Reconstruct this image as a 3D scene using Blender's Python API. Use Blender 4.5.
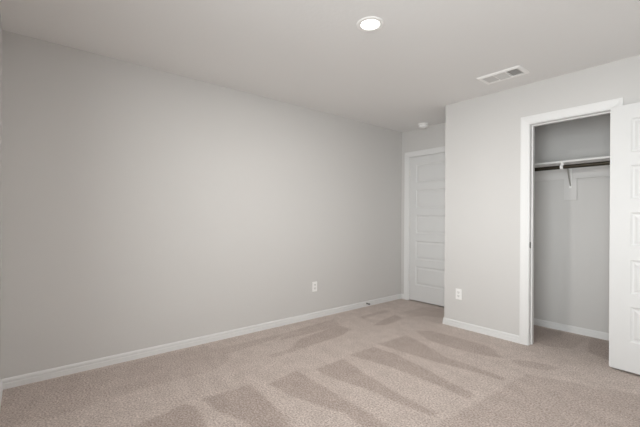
import bpy, bmesh, math, random
from mathutils import Vector, Matrix

random.seed(7)
for o in list(bpy.data.objects):
    bpy.data.objects.remove(o)
SC = bpy.context.scene
COL = SC.collection

# ------------------------------------------------------------------ measures
H = 2.44                       # ceiling height
XL, XR = -3.2268, 0.56         # left wall, right wall
YB = -0.123                   # back wall (behind the camera)
YC = 3.6077                    # wall with the closet
YE = 4.2458                    # entry wall in the alcove
XC = -2.147                    # outer corner of the closet wall
YK = 4.372                     # back wall of the closet
BWT = 0.26                     # outer wall with the assumed window
WT = 0.115                     # partition thickness
OX0, OX1, OZ = -1.281, -0.691, 2.058     # closet opening between jambs
KX0, KX1 = -1.535, -0.43       # side walls inside the closet
# assumed unseen windows, placed for the daylight: wall, from, to, sill height, head height
ASSUMED_WINDOWS = [('back', -1.0, 0.42, 0.05, 2.3)]

# ------------------------------------------------------------------ camera
F_PX, YAW, ROLL, CY, EYE = 353.9148, 0.8759, 0.0058, 217.5652, 1.1796
fw = Vector((-math.sin(YAW), math.cos(YAW), 0))
rt = Vector((math.cos(YAW), math.sin(YAW), 0))
up = Vector((0, 0, 1))
r2 = rt * math.cos(ROLL) + up * math.sin(ROLL)
u2 = up * math.cos(ROLL) - rt * math.sin(ROLL)
cam = bpy.data.cameras.new('camera')
cam.sensor_fit = 'HORIZONTAL'
cam.sensor_width = 36
cam.lens = 36 * F_PX / 640
cam.shift_y = (CY - 213.5) / 640
cam.clip_start = 0.02
camo = bpy.data.objects.new('camera', cam)
COL.objects.link(camo)
m = Matrix((r2, u2, -fw)).transposed().to_4x4()
m.translation = (0, 0, EYE)
camo.matrix_world = m
SC.camera = camo

# ------------------------------------------------------------------ world, daylight, exposure
SKY_STRENGTH, SKY_COLOR = 2.4, (0.90, 0.96, 1.0)
GROUND_STRENGTH, GROUND_COLOR = 6.2, (0.97, 0.985, 1.0)    # unseen ground glow, raised to lift the ceiling and closet
HORIZON_FILL_STRENGTH, HORIZON_FILL_COLOR = 13.8, (0.965, 0.985, 1.0)   # added bright band along the horizon, brightens the closet inside
LAMP_WATTS = 19.5
w = bpy.data.worlds.new('daylight')
SC.world = w
w.use_nodes = True
bg = w.node_tree.nodes['Background']
bg.inputs['Strength'].default_value = 1.0
_nt = w.node_tree
_tc = _nt.nodes.new('ShaderNodeTexCoord')
_sp = _nt.nodes.new('ShaderNodeSeparateXYZ')
_rm = _nt.nodes.new('ShaderNodeValToRGB')       # over the height of the view direction, -1 .. 1
_mr = _nt.nodes.new('ShaderNodeMapRange')
_mr.inputs['From Min'].default_value = -1.0
_mr.inputs['From Max'].default_value = 1.0
PEAK = max(1e-6, GROUND_STRENGTH, HORIZON_FILL_STRENGTH, SKY_STRENGTH)
_stops = [(-1.0, GROUND_COLOR, GROUND_STRENGTH), (-0.30, GROUND_COLOR, GROUND_STRENGTH), (-0.18, HORIZON_FILL_COLOR, HORIZON_FILL_STRENGTH),
          (0.18, HORIZON_FILL_COLOR, HORIZON_FILL_STRENGTH), (0.30, SKY_COLOR, SKY_STRENGTH), (1.0, SKY_COLOR, SKY_STRENGTH)]
_els = _rm.color_ramp.elements
while len(_els) < len(_stops):
    _els.new(0.5)
for _e, (_z, _c, _s) in zip(_els, _stops):
    _e.position = (_z + 1) / 2
for _e, (_z, _c, _s) in zip(_els, _stops):
    _e.color = (*[q * _s / PEAK for q in _c], 1)
bg.inputs['Strength'].default_value = PEAK
_nt.links.new(_tc.outputs['Generated'], _sp.inputs[0])
_nt.links.new(_sp.outputs['Z'], _mr.inputs['Value'])
_nt.links.new(_mr.outputs['Result'], _rm.inputs['Fac'])
_nt.links.new(_rm.outputs['Color'], bg.inputs['Color'])
for wall, a0, a1, z0, z1 in ASSUMED_WINDOWS:
    pl = bpy.data.lights.new('window_portal', 'AREA')
    pl.shape = 'RECTANGLE'
    pl.size, pl.size_y = a1 - a0, z1 - z0
    pl.cycles.is_portal = True
    po = bpy.data.objects.new('window_portal', pl)
    COL.objects.link(po)
    if wall == 'back':
        po.location = ((a0 + a1) / 2, YB - BWT - 0.005, (z0 + z1) / 2)
        po.rotation_euler = (math.radians(90), 0, 0)               # shines towards +Y
    else:
        po.location = (XR + 0.125, (a0 + a1) / 2, (z0 + z1) / 2)
        po.rotation_euler = (math.radians(90), 0, math.radians(90))  # shines towards -X
SC.view_settings.view_transform = 'Standard'
SC.view_settings.look = 'None'
SC.view_settings.gamma = 1
SC.view_settings.use_curve_mapping = False
SC.view_settings.exposure = 0.06
SC.cycles.max_bounces = 14
SC.cycles.diffuse_bounces = 10
SC.cycles.sample_clamp_indirect = 6


# ------------------------------------------------------------------ materials
def new_mat(name, color, rough=0.6, metal=0.0, bump=None, spec=0.5):
    """bump = (scale, strength, distance, detail)"""
    mt = bpy.data.materials.new(name)
    mt.use_nodes = True
    nt = mt.node_tree
    b = nt.nodes['Principled BSDF']
    b.inputs['Base Color'].default_value = (*color, 1)
    b.inputs['Roughness'].default_value = rough
    b.inputs['Metallic'].default_value = metal
    b.inputs['Specular IOR Level'].default_value = spec
    if bump:
        tc = nt.nodes.new('ShaderNodeTexCoord')
        nz = nt.nodes.new('ShaderNodeTexNoise')
        nz.inputs['Scale'].default_value = bump[0]
        nz.inputs['Detail'].default_value = bump[3]
        bp = nt.nodes.new('ShaderNodeBump')
        bp.inputs['Strength'].default_value = bump[1]
        bp.inputs['Distance'].default_value = bump[2]
        nt.links.new(tc.outputs['Object'], nz.inputs['Vector'])
        nt.links.new(nz.outputs['Fac'], bp.inputs['Height'])
        nt.links.new(bp.outputs['Normal'], b.inputs['Normal'])
    return mt


M_WALL = new_mat('wall_paint', (0.625, 0.615, 0.603), 0.75, bump=(55, 0.25, 0.002, 3), spec=0.3)
M_CEIL = new_mat('ceiling_paint', (0.80, 0.797, 0.792), 0.9, bump=(38, 0.35, 0.003, 4), spec=0.2)
M_TRIM = new_mat('trim_paint', (0.755, 0.755, 0.752), 0.4)
M_DOOR = new_mat('door_paint', (0.69, 0.692, 0.69), 0.42, bump=(180, 0.05, 0.0005, 2))
M_SHELF = new_mat('shelf_paint', (0.78, 0.775, 0.76), 0.45)
M_CLEAT = new_mat('cleat_paint', (0.67, 0.66, 0.65), 0.55)
M_LOUVER = new_mat('louver_shaded_enamel', (0.66, 0.655, 0.645), 0.45)  # white enamel greyed, shading of the vent field put into its colour
M_BRACE = new_mat('brace_metal', (0.42, 0.41, 0.39), 0.4, metal=0.5)
M_PLASTIC = new_mat('white_plastic', (0.88, 0.875, 0.865), 0.35)
M_METALWHITE = new_mat('white_enamel', (0.90, 0.895, 0.885), 0.4)
M_BRONZE = new_mat('dark_bronze', (0.045, 0.038, 0.025), 0.35, metal=0.6)
M_NICKEL = new_mat('satin_nickel', (0.55, 0.54, 0.52), 0.35, metal=0.9)
M_HINGE = new_mat('hinge_finish', (0.74, 0.73, 0.71), 0.4, metal=0.3)
M_DARK = new_mat('dark_hollow', (0.03, 0.03, 0.03), 0.8)
M_HOLLOW = new_mat('hollow_grey', (0.42, 0.42, 0.42), 0.6)
M_SLOT = new_mat('slot_shadow', (0.06, 0.06, 0.06), 0.7)
M_RUBBER = new_mat('grey_rubber', (0.12, 0.115, 0.11), 0.7)
M_STEEL = new_mat('spring_steel', (0.16, 0.15, 0.14), 0.35, metal=0.9)
M_VINYL = new_mat('window_vinyl', (0.82, 0.82, 0.81), 0.4)


def emit_mat(name, color, strength):
    mt = bpy.data.materials.new(name)
    mt.use_nodes = True
    b = mt.node_tree.nodes['Principled BSDF']
    b.inputs['Base Color'].default_value = (0.9, 0.9, 0.9, 1)
    b.inputs['Emission Color'].default_value = (*color, 1)
    b.inputs['Emission Strength'].default_value = strength
    return mt


def glass_mat():
    mt = bpy.data.materials.new('window_glass')
    mt.use_nodes = True
    nt = mt.node_tree
    out = nt.nodes['Material Output']
    nt.nodes.remove(nt.nodes['Principled BSDF'])
    tr = nt.nodes.new('ShaderNodeBsdfTransparent')
    tr.inputs['Color'].default_value = (0.97, 0.98, 0.975, 1)
    gl = nt.nodes.new('ShaderNodeBsdfGlossy')
    gl.inputs['Roughness'].default_value = 0.02
    mx = nt.nodes.new('ShaderNodeMixShader')
    mx.inputs[0].default_value = 0.05
    nt.links.new(tr.outputs[0], mx.inputs[1])
    nt.links.new(gl.outputs[0], mx.inputs[2])
    nt.links.new(mx.outputs[0], out.inputs['Surface'])
    return mt


M_GLASS = glass_mat()


def carpet_mat():
    mt = bpy.data.materials.new('carpet_pile')
    mt.use_nodes = True
    nt = mt.node_tree
    L = nt.links.new
    b = nt.nodes['Principled BSDF']
    b.inputs['Roughness'].default_value = 0.95
    b.inputs['Specular IOR Level'].default_value = 0.1
    b.inputs['Sheen Weight'].default_value = 0.15
    b.inputs['Sheen Roughness'].default_value = 0.6
    tc = nt.nodes.new('ShaderNodeTexCoord')

    def noise(scale, detail, rough=0.6):
        n = nt.nodes.new('ShaderNodeTexNoise')
        n.inputs['Scale'].default_value = scale
        n.inputs['Detail'].default_value = detail
        n.inputs['Roughness'].default_value = rough
        L(tc.outputs['Object'], n.inputs['Vector'])
        return n
    nap = nt.nodes.new('ShaderNodeAttribute')
    nap.attribute_name = 'nap'
    lay = nt.nodes.new('ShaderNodeMix')
    lay.data_type = 'RGBA'
    lay.inputs[6].default_value = (*CARPET_LIGHT, 1)
    lay.inputs[7].default_value = (*CARPET_DARK, 1)
    L(nap.outputs['Fac'], lay.inputs[0])
    # yarn-tip speckle
    n1 = noise(88, 4, 0.75)
    rp = nt.nodes.new('ShaderNodeValToRGB')
    rp.color_ramp.elements[0].position = 0.34
    rp.color_ramp.elements[0].color = (0.50, 0.46, 0.43, 1)
    rp.color_ramp.elements[1].position = 0.66
    rp.color_ramp.elements[1].color = (1.42, 1.43, 1.44, 1)
    L(n1.outputs['Fac'], rp.inputs['Fac'])
    mu = nt.nodes.new('ShaderNodeMix')
    mu.data_type = 'RGBA'
    mu.blend_type = 'MULTIPLY'
    mu.inputs[0].default_value = 1
    L(lay.outputs[2], mu.inputs[6])
    L(rp.outputs['Color'], mu.inputs[7])
    # broad unevenness of the pile
    n2 = noise(9, 4, 0.6)
    rp2 = nt.nodes.new('ShaderNodeValToRGB')
    rp2.color_ramp.elements[0].position = 0.35
    rp2.color_ramp.elements[0].color = (0.93, 0.925, 0.92, 1)
    rp2.color_ramp.elements[1].position = 0.65
    rp2.color_ramp.elements[1].color = (1.05, 1.05, 1.05, 1)
    L(n2.outputs['Fac'], rp2.inputs['Fac'])
    mu2 = nt.nodes.new('ShaderNodeMix')
    mu2.data_type = 'RGBA'
    mu2.blend_type = 'MULTIPLY'
    mu2.inputs[0].default_value = 1
    L(mu.outputs[2], mu2.inputs[6])
    L(rp2.outputs['Color'], mu2.inputs[7])
    L(mu2.outputs[2], b.inputs['Base Color'])
    bp = nt.nodes.new('ShaderNodeBump')
    bp.inputs['Strength'].default_value = 0.6
    bp.inputs['Distance'].default_value = 0.006
    L(n1.outputs['Fac'], bp.inputs['Height'])
    L(bp.outputs['Normal'], b.inputs['Normal'])
    return mt


CARPET_LIGHT = (0.56, 0.488, 0.450)
CARPET_DARK = (0.435, 0.365, 0.330)
M_CARPET = carpet_mat()


# ------------------------------------------------------------------ helpers
class MB:
    """collects shapes and links them as one mesh object"""

    def __init__(self):
        self.v, self.f, self.sm = [], [], []

    def add(self, vs, fs, smooth=False):
        n = len(self.v)
        self.v += [tuple(p) for p in vs]
        self.f += [tuple(i + n for i in f) for f in fs]
        self.sm += [smooth] * len(fs)
        return self

    def box(self, x0, x1, y0, y1, z0, z1):
        vs = [(x, y, z) for z in (z0, z1) for y in (y0, y1) for x in (x0, x1)]
        return self.add(vs, [(0, 2, 3, 1), (4, 5, 7, 6), (0, 1, 5, 4), (2, 6, 7, 3), (0, 4, 6, 2), (1, 3, 7, 5)])

    def lathe(self, prof, origin, axis=(0, 0, 1), n=32):
        """prof: list of (radius, height along axis)"""
        ax = Vector(axis).normalized()
        e1 = ax.orthogonal().normalized()
        e2 = ax.cross(e1)
        o = Vector(origin)
        vs, fs = [], []
        for r, h in prof:
            for k in range(n):
                a = 2 * math.pi * k / n
                vs.append(o + ax * h + (e1 * math.cos(a) + e2 * math.sin(a)) * r)
        for j in range(len(prof) - 1):
            for k in range(n):
                fs.append((j * n + k, j * n + (k + 1) % n, (j + 1) * n + (k + 1) % n, (j + 1) * n + k))
        if prof[0][0] > 1e-6:
            fs.append(tuple(reversed(range(n))))
        if prof[-1][0] > 1e-6:
            fs.append(tuple((len(prof) - 1) * n + k for k in range(n)))
        return self.add(vs, fs, True)

    def tube(self, pts, rad, n=10):
        pts = [Vector(p) for p in pts]
        vs, fs = [], []
        prev = None
        for i, p in enumerate(pts):
            d = (pts[min(i + 1, len(pts) - 1)] - pts[max(i - 1, 0)]).normalized()
            e1 = d.orthogonal().normalized() if prev is None else (prev - d * prev.dot(d)).normalized()
            prev = e1
            e2 = d.cross(e1)
            for k in range(n):
                a = 2 * math.pi * k / n
                vs.append(p + (e1 * math.cos(a) + e2 * math.sin(a)) * rad)
        for j in range(len(pts) - 1):
            for k in range(n):
                fs.append((j * n + k, j * n + (k + 1) % n, (j + 1) * n + (k + 1) % n, (j + 1) * n + k))
        fs.append(tuple(reversed(range(n))))
        fs.append(tuple((len(pts) - 1) * n + k for k in range(n)))
        return self.add(vs, fs, True)

    def sweep(self, frames):
        """frames: list of closed loops of equal length, joined into a solid"""
        n = len(frames[0])
        vs = [p for fr in frames for p in fr]
        fs = []
        for j in range(len(frames) - 1):
            for k in range(n):
                fs.append((j * n + k, j * n + (k + 1) % n, (j + 1) * n + (k + 1) % n, (j + 1) * n + k))
        fs.append(tuple(reversed(range(n))))
        fs.append(tuple((len(frames) - 1) * n + k for k in range(n)))
        return self.add(vs, fs)

    def build(self, name, mat, parent=None, bevel=0.0, loc=None, recalc=True):
        me = bpy.data.meshes.new(name)
        vs = self.v
        if loc is not None:
            vs = [(p[0] - loc[0], p[1] - loc[1], p[2] - loc[2]) for p in vs]
        me.from_pydata(vs, [], self.f)
        me.polygons.foreach_set('use_smooth', self.sm)
        if recalc:
            bm = bmesh.new()
            bm.from_mesh(me)
            bmesh.ops.recalc_face_normals(bm, faces=bm.faces)
            bm.to_mesh(me)
            bm.free()
        if any(self.sm):
            me.set_sharp_from_angle(angle=math.radians(40))
        me.materials.append(mat)
        o = bpy.data.objects.new(name, me)
        COL.objects.link(o)
        if loc is not None:
            o.location = loc
        if parent is not None:
            o.parent = parent
        if bevel:
            bv = o.modifiers.new('bevel', 'BEVEL')
            bv.width = bevel
            bv.segments = 2
            bv.limit_method = 'ANGLE'
            bv.angle_limit = math.radians(40)
        return o


def tag(o, label, cat, kind=None, group=None):
    o['label'] = label
    o['category'] = cat
    if kind:
        o['kind'] = kind
    if group:
        o['group'] = group
    return o


def root(name, label, cat, loc=(0, 0, 0), rz=0.0, kind=None, group=None):
    o = bpy.data.objects.new(name, None)
    o.empty_display_size = 0.05
    COL.objects.link(o)
    o.location = loc
    o.rotation_euler = (0, 0, rz)
    return tag(o, label, cat, kind, group)


def struct(name, mb, mat, label, cat, bevel=0.0):
    return tag(mb.build(name, mat, None, bevel), label, cat, 'structure')


# ------------------------------------------------------------------ room shell
TW = 0.12
struct('wall_left', MB().box(XL - TW, XL, YB - BWT, YE + TW, 0, H), M_WALL,
       'long bare light grey wall with one low outlet', 'wall')


def wall_with_windows(lo, hi, wins, put):
    """solid wall from lo to hi with rectangular openings; put(a0, a1, z0, z1) adds one block"""
    at = lo
    for _, a0, a1, z0, z1 in sorted(wins, key=lambda q: q[1]):
        put(at, a0, 0, H)
        put(a0, a1, 0, z0)
        put(a0, a1, z1, H)
        at = a1
    put(at, hi, 0, H)


bw, rw = MB(), MB()
wall_with_windows(XL, XR + TW, [q for q in ASSUMED_WINDOWS if q[0] == 'back'],
                  lambda a0, a1, z0, z1: bw.box(a0, a1, YB - BWT, YB, z0, z1))
wall_with_windows(YB, YK + TW, [q for q in ASSUMED_WINDOWS if q[0] == 'right'],
                  lambda a0, a1, z0, z1: rw.box(XR, XR + TW, a0, a1, z0, z1))
struct('wall_back', bw, M_WALL, 'sliver of grey wall meeting the long wall at the picture edge', 'wall')
struct('wall_right', rw, M_WALL, 'grey side wall beyond the open closet door', 'wall')
J = 0.018                                             # jamb board thickness
cw = MB()
cw.box(XC, OX0 - J, YC, YC + WT, 0, H).box(OX1 + J, XR, YC, YC + WT, 0, H)
cw.box(OX0 - J, OX1 + J, YC, YC + WT, OZ + J, H)
cw.box(XC, XC + WT, YC + WT, YK, 0, H)
cw.box(KX0 - 0.1, KX0, YC + WT, YK, 0, H).box(KX1, KX1 + 0.1, YC + WT, YK, 0, H)
struct('wall_closet', cw, M_WALL, 'grey projecting wall with the closet doorway and one outlet', 'wall')
EX0, EX1, EZ = -3.088, -2.318, 2.05                   # entry door opening between jambs
ew = MB()
ew.box(XL, EX0 - J, YE, YE + TW, 0, H).box(EX1 + J, XC, YE, YE + TW, 0, H)
ew.box(EX0 - J, EX1 + J, YE, YE + TW, EZ + J, H)
struct('wall_entry', ew, M_WALL, 'short grey wall around the closed door in the alcove', 'wall')
struct('wall_closet_back', MB().box(XC, XR, YK, YK + TW, 0, H), M_WALL,
       'grey wall inside the closet behind the hanging rod', 'wall')
struct('wall_gap_block', MB().box(XL - TW, XC, YE + TW, YE + TW + 0.1, 0, H), M_WALL,
       'unseen grey panel added behind the alcove door to block light', 'wall')  # added panel, keeps outside light out of the gap under the door
struct('ceiling', MB().box(XL - TW, XR + TW, YB - BWT, YK + TW, H, H + 0.1), M_CEIL,
       'flat light grey ceiling holding the round light', 'ceiling')

# ------------------------------------------------------------------ carpet with vacuum tracks
TRACKS = [   # strength, outline in metres of a vacuum stroke, pile shading painted as darker colour
    (1.0, [(-2.191, 2.542), (-2.176, 2.966), (-1.899, 2.863), (-1.621, 2.756), (-1.366, 2.750), (-1.131, 2.735), (-1.119, 2.673), (-1.345, 2.660), (-1.585, 2.603), (-1.855, 2.572)]),
    (1.0, [(-2.172, 2.144), (-2.163, 2.454), (-1.907, 2.473), (-1.612, 2.418), (-1.390, 2.364), (-1.160, 2.323), (-1.138, 2.226), (-1.367, 2.247), (-1.572, 2.244), (-1.842, 2.224)]),
    (1.0, [(-2.133, 1.746), (-2.144, 2.058), (-1.848, 1.985), (-1.612, 1.946), (-1.437, 1.919), (-1.185, 1.927), (-1.176, 1.870), (-1.395, 1.832), (-1.599, 1.827), (-1.788, 1.777), (-2.009, 1.732)]),
    (1.0, [(-2.150, 1.331), (-2.209, 1.610), (-1.964, 1.609), (-1.682, 1.598), (-1.423, 1.600), (-1.296, 1.594), (-1.254, 1.542), (-1.310, 1.474), (-1.545, 1.485), (-1.714, 1.422), (-1.891, 1.363)]),
    (1.0, [(-2.246, 0.886), (-2.221, 1.220), (-2.026, 1.217), (-1.807, 1.198), (-1.582, 1.141), (-1.714, 0.980), (-1.825, 0.978), (-2.045, 0.907)]),
    (1.0, [(-2.164, 0.401), (-2.257, 0.775), (-2.171, 0.825), (-1.873, 0.785)]),
    (0.85, [(-2.211, 3.150), (-2.089, 3.275), (-1.688, 3.295), (-1.516, 3.297), (-1.305, 3.113), (-1.422, 3.037), (-1.725, 2.998), (-1.959, 3.003)]),
    (0.7, [(-1.244, 3.121), (-1.135, 3.223), (-0.931, 3.258), (-0.972, 3.121), (-1.147, 3.051)]),
    (0.7, [(-2.924, 3.065), (-2.954, 3.539), (-2.859, 3.542), (-2.863, 3.209), (-2.837, 3.041)]),
    (0.85, [(-2.603, 2.935), (-2.678, 3.174), (-2.718, 3.462), (-2.577, 3.432), (-2.548, 3.338), (-2.525, 3.061)]),
    (0.95, [(-2.758, 2.055), (-2.841, 2.639), (-2.654, 2.656), (-2.572, 2.425), (-2.564, 2.122), (-2.604, 1.830), (-2.694, 1.961)]),
    (0.75, [(-2.997, 2.043), (-3.055, 2.768), (-2.843, 2.665), (-2.825, 2.257), (-2.856, 1.889)]),
    (0.6, [(-3.007, 1.219), (-3.012, 1.652), (-2.997, 2.043), (-2.916, 1.952), (-2.873, 1.576), (-2.855, 1.335)]),
    (0.65, [(-2.609, 1.604), (-2.608, 1.944), (-2.649, 2.191), (-2.564, 2.122), (-2.535, 1.803), (-2.532, 1.596)]),
    (0.45, [(-3.142, 0.650), (-3.171, 1.286), (-2.919, 1.328), (-2.714, 1.305), (-2.607, 1.105), (-2.634, 0.736), (-2.682, 0.496)]),
    (0.42, [(-3.475, -0.436), (-3.241, -0.125), (-3.142, 0.650), (-2.634, 0.736), (-2.595, 0.165), (-2.635, -0.257)]),
    (0.55, [(-1.123, 1.869), (-1.102, 2.081), (-1.074, 2.437), (-1.076, 2.686), (-1.054, 2.936), (-0.445, 3.179), (-0.156, 2.915), (-0.261, 2.398), (-1.067, 1.660)]),
    (0.7, [(-0.647, 2.910), (-0.586, 2.923), (-0.486, 2.872), (-0.374, 2.802), (-0.365, 2.734), (-0.489, 2.779)]),
    (0.6, [(-2.734, 3.661), (-2.713, 4.086), (-2.498, 4.191), (-2.272, 3.813), (-2.463, 3.710), (-2.550, 3.532)]),
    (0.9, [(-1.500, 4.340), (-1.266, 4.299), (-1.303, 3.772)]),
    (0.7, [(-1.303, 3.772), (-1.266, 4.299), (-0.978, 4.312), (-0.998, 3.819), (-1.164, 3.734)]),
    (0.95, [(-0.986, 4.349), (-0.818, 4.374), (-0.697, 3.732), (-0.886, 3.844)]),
]
TRK = []
for s, poly in TRACKS:
    pp = poly
    xs, ys = [p[0] for p in pp], [p[1] for p in pp]
    TRK.append((s, pp, min(xs) - .03, max(xs) + .03, min(ys) - .03, max(ys) + .03))


def signed(pp, x, y):
    inside = False
    best = 1e9
    n = len(pp)
    for i in range(n):
        x0, y0 = pp[i]
        x1, y1 = pp[(i + 1) % n]
        if (y0 > y) != (y1 > y) and x < (x1 - x0) * (y - y0) / (y1 - y0) + x0:
            inside = not inside
        dx, dy = x1 - x0, y1 - y0
        t = max(0, min(1, ((x - x0) * dx + (y - y0) * dy) / (dx * dx + dy * dy + 1e-12)))
        best = min(best, (x - x0 - t * dx) ** 2 + (y - y0 - t * dy) ** 2)
    return math.sqrt(best) * (1 if inside else -1)


_a, _b = (-1.907, 2.473), (-1.160, 2.323)      # direction of the vacuum strokes
SDX, SDY = Vector((_b[0] - _a[0], _b[1] - _a[1])).normalized()


def make_floor():
    from mathutils import noise as mnoise
    x0, x1, y0, y1 = XL - TW, XR + TW, YB - BWT, YK + TW
    st = 0.016
    nx, ny = int((x1 - x0) / st) + 1, int((y1 - y0) / st) + 1
    mb = MB()
    vs, nap = [], []
    for j in range(ny + 1):
        y = y0 + (y1 - y0) * j / ny
        for i in range(nx + 1):
            x = x0 + (x1 - x0) * i / nx
            jx = x + 0.007 * mnoise.noise((x * 16, y * 16, 0))
            jy = y + 0.007 * mnoise.noise((x * 16, y * 16, 5))
            v = 0.0
            for s, pp, a, b, c, d in TRK:
                if a < x < b and c < y < d:
                    e = max(0, min(1, signed(pp, jx, jy) / 0.022 + 0.5))
                    v = max(v, s * e)
            al, ac = x * SDX + y * SDY, x * SDY - y * SDX
            v += 0.14 * mnoise.noise((x * 5, y * 5, 9)) + 0.20 * mnoise.noise((al * 1.6, ac * 13, 3)) + 0.12
            vs.append((x, y, 0))
            nap.append(max(0, min(1, v)))
    fs = [(j * (nx + 1) + i, j * (nx + 1) + i + 1, (j + 1) * (nx + 1) + i + 1, (j + 1) * (nx + 1) + i)
          for j in range(ny) for i in range(nx)]
    n0 = len(vs)
    vs += [(x0, y0, -.1), (x1, y0, -.1), (x1, y1, -.1), (x0, y1, -.1)]
    nap += [0] * 4
    c = [0, nx, ny * (nx + 1) + nx, ny * (nx + 1)]
    fs.append((n0, n0 + 3, n0 + 2, n0 + 1))
    edges = [[i for i in range(nx + 1)], [j * (nx + 1) + nx for j in range(ny + 1)],
             [ny * (nx + 1) + i for i in range(nx, -1, -1)], [j * (nx + 1) for j in range(ny, -1, -1)]]
    for k, e in enumerate(edges):
        fs.append(tuple([n0 + k] + [n0 + (k + 1) % 4] + list(reversed(e))))
    mb.add(vs, fs)
    o = mb.build('floor', M_CARPET)
    at = o.data.attributes.new('nap', 'FLOAT', 'POINT')
    at.data.foreach_set('value', nap)
    return tag(o, 'beige cut pile carpet with vacuum tracks', 'carpet', 'structure')


make_floor()

# ------------------------------------------------------------------ baseboards
BASE = [(0, 0), (0.0130, 0), (0.0130, 0.035), (0.0120, 0.0375), (0.0060, 0.0385), (0.0060, 0.0445), (0.0110, 0.0465), (0.0105, 0.058), (0.007, 0.067), (0.004, 0.070), (0, 0.070)]


def sweep_base(mb, path):
    """path in plan with the room on the left-hand side of the walking direction"""
    pts = [Vector((*p, 0)) for p in path]
    frames = []
    for i, p in enumerate(pts):
        def nrm(a, b):
            d = (b - a).normalized()
            return Vector((-d.y, d.x, 0))
        if i == 0:
            nn = nrm(pts[0], pts[1])
        elif i == len(pts) - 1:
            nn = nrm(pts[-2], pts[-1])
        else:
            n1, n2 = nrm(pts[i - 1], p), nrm(p, pts[i + 1])
            nn = (n1 + n2) / (1 + n1.dot(n2))
        frames.append([p + nn * u + up * z for u, z in BASE])
    return mb.sweep(frames)


CAS = 0.072
b = MB()
sweep_base(b, [(XL, YE), (XL, YB)])
struct('baseboard_left', b, M_TRIM, 'white baseboard along the long bare wall', 'baseboard')
b = MB()
sweep_base(b, [(EX0 - 0.005 - CAS, YE), (XL + 0.013, YE)])
struct('baseboard_entry', b, M_TRIM, 'short white baseboard between the corner and the alcove door', 'baseboard')
b = MB()
sweep_base(b, [(OX0 - 0.005 - CAS, YC), (XC, YC), (XC, YE)])
struct('baseboard_closet', b, M_TRIM, 'white baseboard wrapping the projecting closet wall corner', 'baseboard')
b = MB()
sweep_base(b, [(KX1, YC + WT), (KX1, YK), (KX0, YK), (KX0, YC + WT)])
struct('baseboard_closet_back', b, M_TRIM, 'white baseboard along the inside of the closet', 'baseboard')
b = MB()
sweep_base(b, [(XL + 0.013, YB), (XR, YB), (XR, YC), (OX1 + 0.005 + CAS, YC)])
struct('baseboard_back', b, M_TRIM, 'end of white baseboard at the corner by the picture edge', 'baseboard')


# ------------------------------------------------------------------ casings and jambs
def casing(mb, x0, x1, zt, yf, wid=CAS):
    """U-shaped casing round an opening, proud of the wall face yf towards -Y"""
    prof = [(0, 0), (0, 0.0075), (0.008, 0.0095), (0.012, 0.0085), (0.050, 0.0125), (0.058, 0.0145), (wid, 0.0145), (wid, 0)]
    a, c, z = x0 - 0.005, x1 + 0.005, zt + 0.005
    frames = [[Vector((a - u, yf - t, 0)) for u, t in prof],
              [Vector((a - u, yf - t, z + u)) for u, t in prof],
              [Vector((c + u, yf - t, z + u)) for u, t in prof],
              [Vector((c + u, yf - t, 0)) for u, t in prof]]
    return mb.sweep(frames)


def jambs(mb, x0, x1, zt, y0, y1, stop_y=None):
    mb.box(x0 - J, x0, y0, y1, 0, zt + J).box(x1, x1 + J, y0, y1, 0, zt + J).box(x0, x1, y0, y1, zt, zt + J)
    if stop_y:
        s = 0.011
        mb.box(x0, x0 + s, stop_y, stop_y + 0.032, 0, zt).box(x1 - s, x1, stop_y, stop_y + 0.032, 0, zt)
        mb.box(x0 + s, x1 - s, stop_y, stop_y + 0.032, zt - s, zt)
    return mb


t1 = root('trim_1', 'white casing and jambs framing the closet doorway', 'door frame', (OX0, YC, 0), kind='structure')


def under(o, par):
    o.parent = par
    o.matrix_parent_inverse = Matrix.Translation(-Vector(par.location))
    return o


mb = MB()
casing(mb, OX0, OX1, OZ, YC)
under(mb.build('casing', M_TRIM), t1)
under(jambs(MB(), OX0, OX1, OZ, YC, YC + WT, YC + 0.042).build('jamb', M_TRIM, bevel=0.001), t1)
sp = MB()
sp.box(OX0, OX0 + 0.0016, YC + 0.002, YC + 0.030, 0.905, 0.962)
sp.tube([(OX0 + 0.001, YC + 0.003, 0.918), (OX0 + 0.001, YC + 0.003, 0.949)], 0.0035)
o = under(sp.build('strike_plate', M_STEEL), t1)
o['label'] = 'dark metal strike plate'
cb = MB()
casing(cb, OX0, OX1, OZ, 0)
for i, v in enumerate(cb.v):
    cb.v[i] = (v[0], YC + WT - v[1], v[2])
under(cb.build('inner_casing', M_TRIM), t1)
t2 = root('trim_2', 'white casing and jambs framing the alcove door', 'door frame', (EX0, YE, 0), kind='structure')
mb = MB()
casing(mb, EX0, EX1, EZ, YE)
under(mb.build('casing', M_TRIM), t2)
under(jambs(MB(), EX0, EX1, EZ, YE, YE + TW, YE + 0.042).build('jamb', M_TRIM, bevel=0.001), t2)

# ------------------------------------------------------------------ panelled doors
PANELS = [(1.690, 1.950), (1.333, 1.591), (0.976, 1.232), (0.610, 0.871), (0.246, 0.514)]


def rect(x0, x1, z0, z1, y):
    return [(x0, y, z0), (x1, y, z0), (x1, y, z1), (x0, y, z1)]


def rings(mb, loops, flip=False):
    """joins successive rectangles, closes the last"""
    vs = [p for l in loops for p in l]
    fs = []
    for j in range(len(loops) - 1):
        for k in range(4):
            fs.append((4 * j + k, 4 * j + (k + 1) % 4, 4 * j + 4 + (k + 1) % 4, 4 * j + 4 + k))
    e = 4 * (len(loops) - 1)
    fs.append((e, e + 1, e + 2, e + 3))
    mb.add(vs, [tuple(reversed(f)) for f in fs] if flip else fs)


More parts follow.
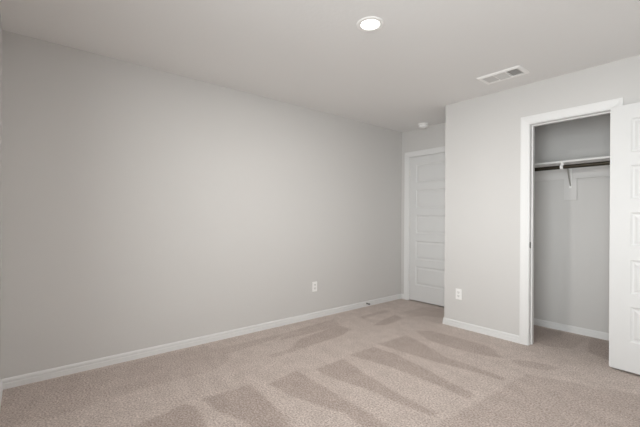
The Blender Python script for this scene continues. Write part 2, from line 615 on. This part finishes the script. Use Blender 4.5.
def make_door(par, width, z0, z1, stile, thick=0.035, dz=0.0):
    """door leaf in local space: hinge edge at x=0, visible face at y=0, back face at y=thick"""
    pan = [(a + dz, c + dz) for a, c in PANELS]
    px0, px1 = stile, width - stile
    mb = MB()
    for y in (0.0, thick):
        quads = [rect(0, px0, z0, z1, y), rect(px1, width, z0, z1, y)]
        zs = [z0] + [z for p in reversed(pan) for z in p] + [z1]
        for k in range(0, len(zs), 2):
            quads.append(rect(px0, px1, zs[k], zs[k + 1], y))
        for q in quads:
            mb.add(q, [(0, 1, 2, 3) if y == 0.0 else (3, 2, 1, 0)])
    e = [(0, 0), (width, 0), (width, thick), (0, thick)]
    for k in (1, 3):
        (xa, ya), (xb, yb) = e[k], e[(k + 1) % 4]
        mb.add([(xa, ya, z0), (xb, yb, z0), (xb, yb, z1), (xa, ya, z1)], [(0, 1, 2, 3)])
    mb.add([(x, y, z0) for x, y in e], [(3, 2, 1, 0)])
    mb.add([(x, y, z1) for x, y in e], [(0, 1, 2, 3)])
    mb.build('door_leaf', M_DOOR, par, recalc=False)
    for a, c in pan:
        pm = MB()
        steps = [(0, 0), (0.004, 0.003), (0.011, 0.0085), (0.019, 0.0095), (0.023, 0.0095), (0.040, 0.0035), (0.043, 0.003)]
        for side in (0, 1):
            rings(pm, [rect(px0 + i, px1 - i, a + i, c - i, d if side == 0 else thick - d) for i, d in steps], side == 1)
        pm.build('panel', M_DOOR, par, recalc=False)


def add_knob(par, x, z, thick, outer=0.062):
    kb = MB()
    for sgn, y in ((-1, 0.0), (1, thick)):
        kb.lathe([(0.031, 0), (0.032, 0.004), (0.026, 0.009), (0.012, 0.014), (0.011, 0.030), (0.020, 0.036), (0.027, 0.046),
                  (0.0265, 0.054), (0.018, outer - 0.002), (0.0, outer)], (x, y, z), (0, sgn, 0))
    o = kb.build('knob', M_NICKEL, par)
    o['label'] = 'satin metal knob'


d1 = root('door_1', 'closed white five panel door in the alcove', 'door', (EX0 + 0.003, YE + 0.003, 0), kind='structure')
make_door(d1, EX1 - EX0 - 0.006, 0.016, EZ - 0.003, 0.106, dz=-0.012)
add_knob(d1, EX1 - EX0 - 0.07, 0.92, 0.035)
for z in (1.826, 1.075, 0.325):
    hg = MB()
    hg.lathe([(0.004, -0.003), (0.0062, 0), (0.0062, 0.09), (0.004, 0.093)], (-0.0015, -0.0065, z - 0.045), n=14)
    hg.box(-0.0025, 0.014, -0.0014, 0.0, z - 0.044, z + 0.044)
    o = hg.build('hinge', M_HINGE, d1)
    o['label'] = 'pale metal hinge'

DA = -math.radians(7.5)
d2 = root('door_2', 'white five panel closet door swung open flat against the wall', 'door',
          (-0.683, 3.5555, 0), DA, kind='structure')
make_door(d2, 0.605, 0.020, 2.060, 0.128)
add_knob(d2, 0.545, 0.935, 0.035, 0.055)

# ------------------------------------------------------------------ assumed window, added behind the camera for daylight
def make_assumed_window(n, wall, a0, a1, z0, z1):
    """built in local space: wall inner face at y=0, opening along x, outside towards -y"""
    if wall == 'back':
        wn = root('window_%d' % n, 'assumed wide white window behind the camera, added for daylight', 'window', (0, YB, 0), 0, kind='structure')
    else:
        wn = root('window_%d' % n, 'assumed white window in the side wall, added for daylight', 'window', (XR, 0, 0), math.radians(90), kind='structure')
    fm = MB()
    dp = BWT if wall == 'back' else TW
    y0, y1, t = -dp, -dp + 0.05, 0.04
    fm.box(a0, a1, y0, y1, z0, z0 + t).box(a0, a1, y0, y1, z1 - t, z1)
    fm.box(a0, a0 + t, y0, y1, z0 + t, z1 - t).box(a1 - t, a1, y0, y1, z0 + t, z1 - t)
    fm.build('frame', M_VINYL, wn)
    MB().box(a0 + t, a1 - t, y0 + 0.012, y0 + 0.016, z0 + t, z1 - t).build('pane', M_GLASS, wn)
    MB().box(a0 - 0.03, a1 + 0.03, 0, 0.02, z0 - 0.02, z0).build('sill', M_TRIM, wn)


for n, q in enumerate(ASSUMED_WINDOWS):
    make_assumed_window(n + 1, *q)

# ------------------------------------------------------------------ closet fittings
SZ = 1.735                                            # underside of the shelf
cx0, cx1 = KX0, KX1
tag(MB().box(cx0, cx1, YK - 0.305, YK, SZ, SZ + 0.019).build('closet_shelf', M_SHELF, bevel=0.0015),
    'long white closet shelf above the hanging rod', 'shelf')
BX = -1.160
cl_ = root('wall_cleat', 'pale painted cleat board on the closet wall under the shelf', 'cleat', (BX, YK, SZ - 0.137))
under(MB().box(cx0, cx1, YK - 0.018, YK, SZ - 0.137, SZ).build('cleat_board', M_CLEAT, bevel=0.0015), cl_)
under(MB().box(BX - 0.058, BX + 0.055, YK - 0.018, YK, 1.378, SZ - 0.137).build('backing_board', M_CLEAT, bevel=0.0015), cl_)
RY, RZ, RR = YK - 0.288, 1.693, 0.0190
rd = root('closet_rod', 'dark bronze hanging rod under the white closet shelf', 'closet rod', ((cx0 + cx1) / 2, RY, RZ))
under(MB().tube([(cx0, RY, RZ), (cx1, RY, RZ)], RR, 20).build('rod', M_BRONZE), rd)
for xa, sg in ((cx0, 1), (cx1, -1)):
    under(MB().lathe([(0.030, 0), (0.030, 0.005), (0.022, 0.010), (0.022, 0.020), (RR, 0.020)], (xa, RY, RZ), (sg, 0, 0), 24)
          .build('rod_socket', M_BRONZE), rd)
bk = root('shelf_bracket', 'white metal bracket hooking the rod with a diagonal brace', 'bracket', (BX, YK - 0.018, 1.5))
hk = MB()
hw = 0.0125


def strap(mb, prof, x0, x1):
    """closed profile in the Y-Z plane extruded along X"""
    mb.sweep([[Vector((x, y, z)) for y, z in prof] for x in (x0, x1)])


hook_o, hook_i = [], []
for k in range(0, 19):
    a = math.radians(60 - 16.0 * k)                    # from upper back, under, to upper front
    hook_o.append((RY + (RR + 0.0045) * math.cos(a), RZ + (RR + 0.0045) * math.sin(a)))
    hook_i.append((RY + (RR + 0.0006) * math.cos(a), RZ + (RR + 0.0006) * math.sin(a)))
strap(hk, hook_o + hook_i[::-1], BX - hw, BX + hw)
hk.box(BX - hw, BX + hw, RY + 0.006, RY + 0.010, RZ + RR, SZ)
under(hk.build('rod_hook', M_METALWHITE), bk)
ar = MB().box(BX - 0.008, BX + 0.008, RY + 0.0, YK - 0.018, SZ - 0.004, SZ)
under(ar.build('shelf_arm', M_METALWHITE), bk)
under(MB().box(BX - 0.010, BX + 0.010, YK - 0.022, YK - 0.018, 1.50, SZ - 0.004).build('wall_plate', M_METALWHITE), bk)
br = MB()
y0, z0_, y1_, z1_ = YK - 0.142, SZ - 0.006, YK - 0.022, 1.522
strap(br, [(y0, z0_), (y0 + 0.012, z0_), (y1_, z1_ + 0.012), (y1_, z1_)], BX - 0.006, BX + 0.006)
o = under(br.build('brace', M_BRACE), bk)
o['label'] = 'grey metal diagonal brace'

# ------------------------------------------------------------------ recessed ceiling light
LX, LY = -1.564, 1.720
cl = root('ceiling_light', 'round lit white recessed light in the ceiling', 'ceiling light', (LX, LY, H))
ring = MB()
rp = [(0.060, -0.003), (0.064, -0.006), (0.082, -0.006), (0.088, -0.003), (0.089, 0.0)]
ring.lathe([(0.060, 0.0)] + rp, (LX, LY, H), n=48)
under(ring.build('trim_ring', M_PLASTIC), cl)
lens = MB()
lens.lathe([(0.0595, 0.0), (0.0595, -0.0035), (0.045, -0.0055), (0.0, -0.0065)], (LX, LY, H), n=48)
o = under(lens.build('lens', emit_mat('lamp_lens', (1.0, 0.96, 0.90), 6.0)), cl)
o['label'] = 'glowing white lens'
ld = bpy.data.lights.new('lamp_beam', 'AREA')
ld.shape = 'DISK'
ld.size = 0.115
ld.energy = LAMP_WATTS
ld.color = (1.0, 0.965, 0.925)
lo = bpy.data.objects.new('lamp_beam', ld)
COL.objects.link(lo)
lo.location = (0, 0, -0.0085)
lo.parent = cl

# ------------------------------------------------------------------ ceiling supply vent
vx0, vx1, vy0, vy1 = -1.546, -1.186, 3.108, 3.324
vt = root('ceiling_vent', 'white rectangular air vent in the ceiling near the closet wall', 'air vent',
          ((vx0 + vx1) / 2, (vy0 + vy1) / 2, H))
bw_ = 0.033
fr = MB()
prof = [(0, 0), (0, -0.004), (0.008, -0.012), (bw_ - 0.006, -0.013), (bw_, -0.009), (bw_, 0)]
crn = [(vx0, vy0, 1, 1), (vx1, vy0, -1, 1), (vx1, vy1, -1, -1), (vx0, vy1, 1, -1)]
vs, fs = [], []
for x, y, sx, sy in crn:
    vs += [(x + sx * u, y + sy * u, H + z) for u, z in prof]
n = len(prof)
for c in range(4):
    for k in range(n):
        fs.append((c * n + k, c * n + (k + 1) % n, ((c + 1) % 4) * n + (k + 1) % n, ((c + 1) % 4) * n + k))
fr.add(vs, fs)
under(fr.build('vent_frame', M_METALWHITE), vt)
ix0, ix1, iy0, iy1 = vx0 + bw_, vx1 - bw_, vy0 + bw_, vy1 - bw_
o = under(MB().box(ix0, ix1, iy0, iy1, H - 0.0015, H).build('shade_plate', M_HOLLOW), vt)  # solid plate, its grey stands for the shade inside the duct
o['label'] = 'grey backing plate coloured as the shade behind the louvers'
W3 = (ix1 - ix0) / 3
for k in (1, 2):
    under(MB().box(ix0 + k * W3 - 0.004, ix0 + k * W3 + 0.004, iy0, iy1, H - 0.010, H - 0.0015).build('divider', M_METALWHITE), vt)


def louver(cx, cy, along, length, tilt):
    """thin tilted slat, running along 'x' or 'y'"""
    mb = MB()
    hw_, th = 0.0075, 0.0007
    s, c = math.sin(tilt), math.cos(tilt)
    pr = [(-hw_ * c - th * s, -hw_ * s + th * c), (hw_ * c - th * s, hw_ * s + th * c),
          (hw_ * c + th * s, hw_ * s - th * c), (-hw_ * c + th * s, -hw_ * s - th * c)]
    zc = H - 0.0065
    if along == 'y':
        mb.sweep([[Vector((cx + u, cy + q, zc + v)) for u, v in pr] for q in (-length / 2, length / 2)])
    else:
        mb.sweep([[Vector((cx + q, cy + u, zc + v)) for u, v in pr] for q in (-length / 2, length / 2)])
    under(mb.build('louver', M_LOUVER), vt)


T = math.radians(26)
for k in range(6):
    louver(ix0 + 0.009 + k * 0.0148, (iy0 + iy1) / 2, 'y', iy1 - iy0, T)
for k in range(9):
    louver((ix0 + ix1) / 2, iy0 + 0.010 + k * 0.0162, 'x', W3 - 0.009, -math.radians(38))
for k in range(6):
    louver(ix1 - 0.009 - k * 0.0148, (iy0 + iy1) / 2, 'y', iy1 - iy0, -T)

# ------------------------------------------------------------------ smoke detector
sx, sy = -2.757, 4.085
sd = root('smoke_detector', 'small round white smoke detector above the alcove door', 'smoke detector', (sx, sy, H))
under(MB().lathe([(0.068, 0), (0.068, -0.012), (0.066, -0.014)], (sx, sy, H), n=40).build('base_plate', M_PLASTIC), sd)
under(MB().lathe([(0.0645, -0.014), (0.0645, -0.034), (0.060, -0.046), (0.049, -0.053), (0.0, -0.054)], (sx, sy, H), n=40)
      .build('cover', M_PLASTIC), sd)
under(MB().lathe([(0.0645, -0.020), (0.0652, -0.0205), (0.0652, -0.0225), (0.0645, -0.023)], (sx, sy, H), n=40)
      .build('sensor_slot', M_HOLLOW), sd)
under(MB().lathe([(0.010, -0.0535), (0.010, -0.0555), (0.0, -0.0557)], (sx + 0.012, sy - 0.016, H), n=20).build('test_button', M_METALWHITE), sd)


# ------------------------------------------------------------------ wall outlets
def make_outlet(name, label, loc, rz):
    """duplex outlet, plate facing local -Y"""
    r = root(name, label, 'outlet', loc, rz, group='duplex wall outlets')
    pm = MB()
    w2, h2 = 0.035, 0.0575
    lo_ = [rect(-w2, w2, -h2, h2, 0), rect(-w2, w2, -h2, h2, -0.003), rect(-w2 + .004, w2 - .004, -h2 + .004, h2 - .004, -0.0058)]
    rings(pm, lo_)
    pm.add(rect(-w2, w2, -h2, h2, 0), [(0, 1, 2, 3)])
    pm.build('cover_plate', M_PLASTIC, r)
    for s in (1, -1):
        rm = MB()
        ang = [2 * math.pi * k / 28 for k in range(28)]
        pr = [(0.0168 * math.cos(a), max(-0.0135, min(0.0135, 0.0168 * math.sin(a))) + s * 0.0195) for a in ang]
        rm.sweep([[Vector((x, y, z)) for x, z in pr] for y in (-0.0058, -0.0075)])
        rc = rm.build('receptacle', M_SHELF, r)
        sl = MB()
        for x, hh in ((-0.0063, 0.0045), (0.0063, 0.0037)):
            sl.box(x - 0.001, x + 0.001, -0.0079, -0.0074, s * 0.0195 + 0.004 - hh, s * 0.0195 + 0.004 + hh)
        sl.lathe([(0.0023, 0), (0.0023, 0.0005)], (0, -0.0074, s * 0.0195 - 0.0075), (0, -1, 0), 12)
        so = sl.build('socket_slots', M_SLOT, rc)
    MB().lathe([(0.003, 0), (0.003, 0.0008), (0.0, 0.0012)], (0, -0.0058, 0), (0, -1, 0), 14).build('screw', M_METALWHITE, r)
    return r


make_outlet('wall_outlet', 'white duplex outlet low on the long bare wall', (XL, 2.614, 0.370), math.radians(90))
make_outlet('wall_outlet', 'white duplex outlet low on the wall beside the closet doorway', (-1.976, YC, 0.360), 0)

# ------------------------------------------------------------------ spring door stop on the long baseboard
dy, dz = 3.500, 0.040
ds = root('door_stop', 'small metal spring door stop on the baseboard near the alcove', 'door stop', (XL + 0.013, dy, dz))
under(MB().lathe([(0.011, 0), (0.011, 0.003), (0.007, 0.008)], (XL + 0.013, dy, dz), (1, 0, 0), 18).build('base', M_STEEL), ds)
cpts = []
for k in range(0, 12 * 9 + 1):
    a = 2 * math.pi * k / 12
    cpts.append((XL + 0.018 + 0.030 * k / (12 * 9), dy + 0.0055 * math.cos(a), dz + 0.0055 * math.sin(a)))
under(MB().tube(cpts, 0.0016, 6).build('spring', M_STEEL), ds)
o = under(MB().lathe([(0.006, 0.032), (0.010, 0.035), (0.010, 0.047), (0.007, 0.051), (0, 0.052)], (XL + 0.013, dy, dz), (1, 0, 0), 18)
          .build('rubber_tip', M_RUBBER), ds)
o['label'] = 'dark rubber tip'
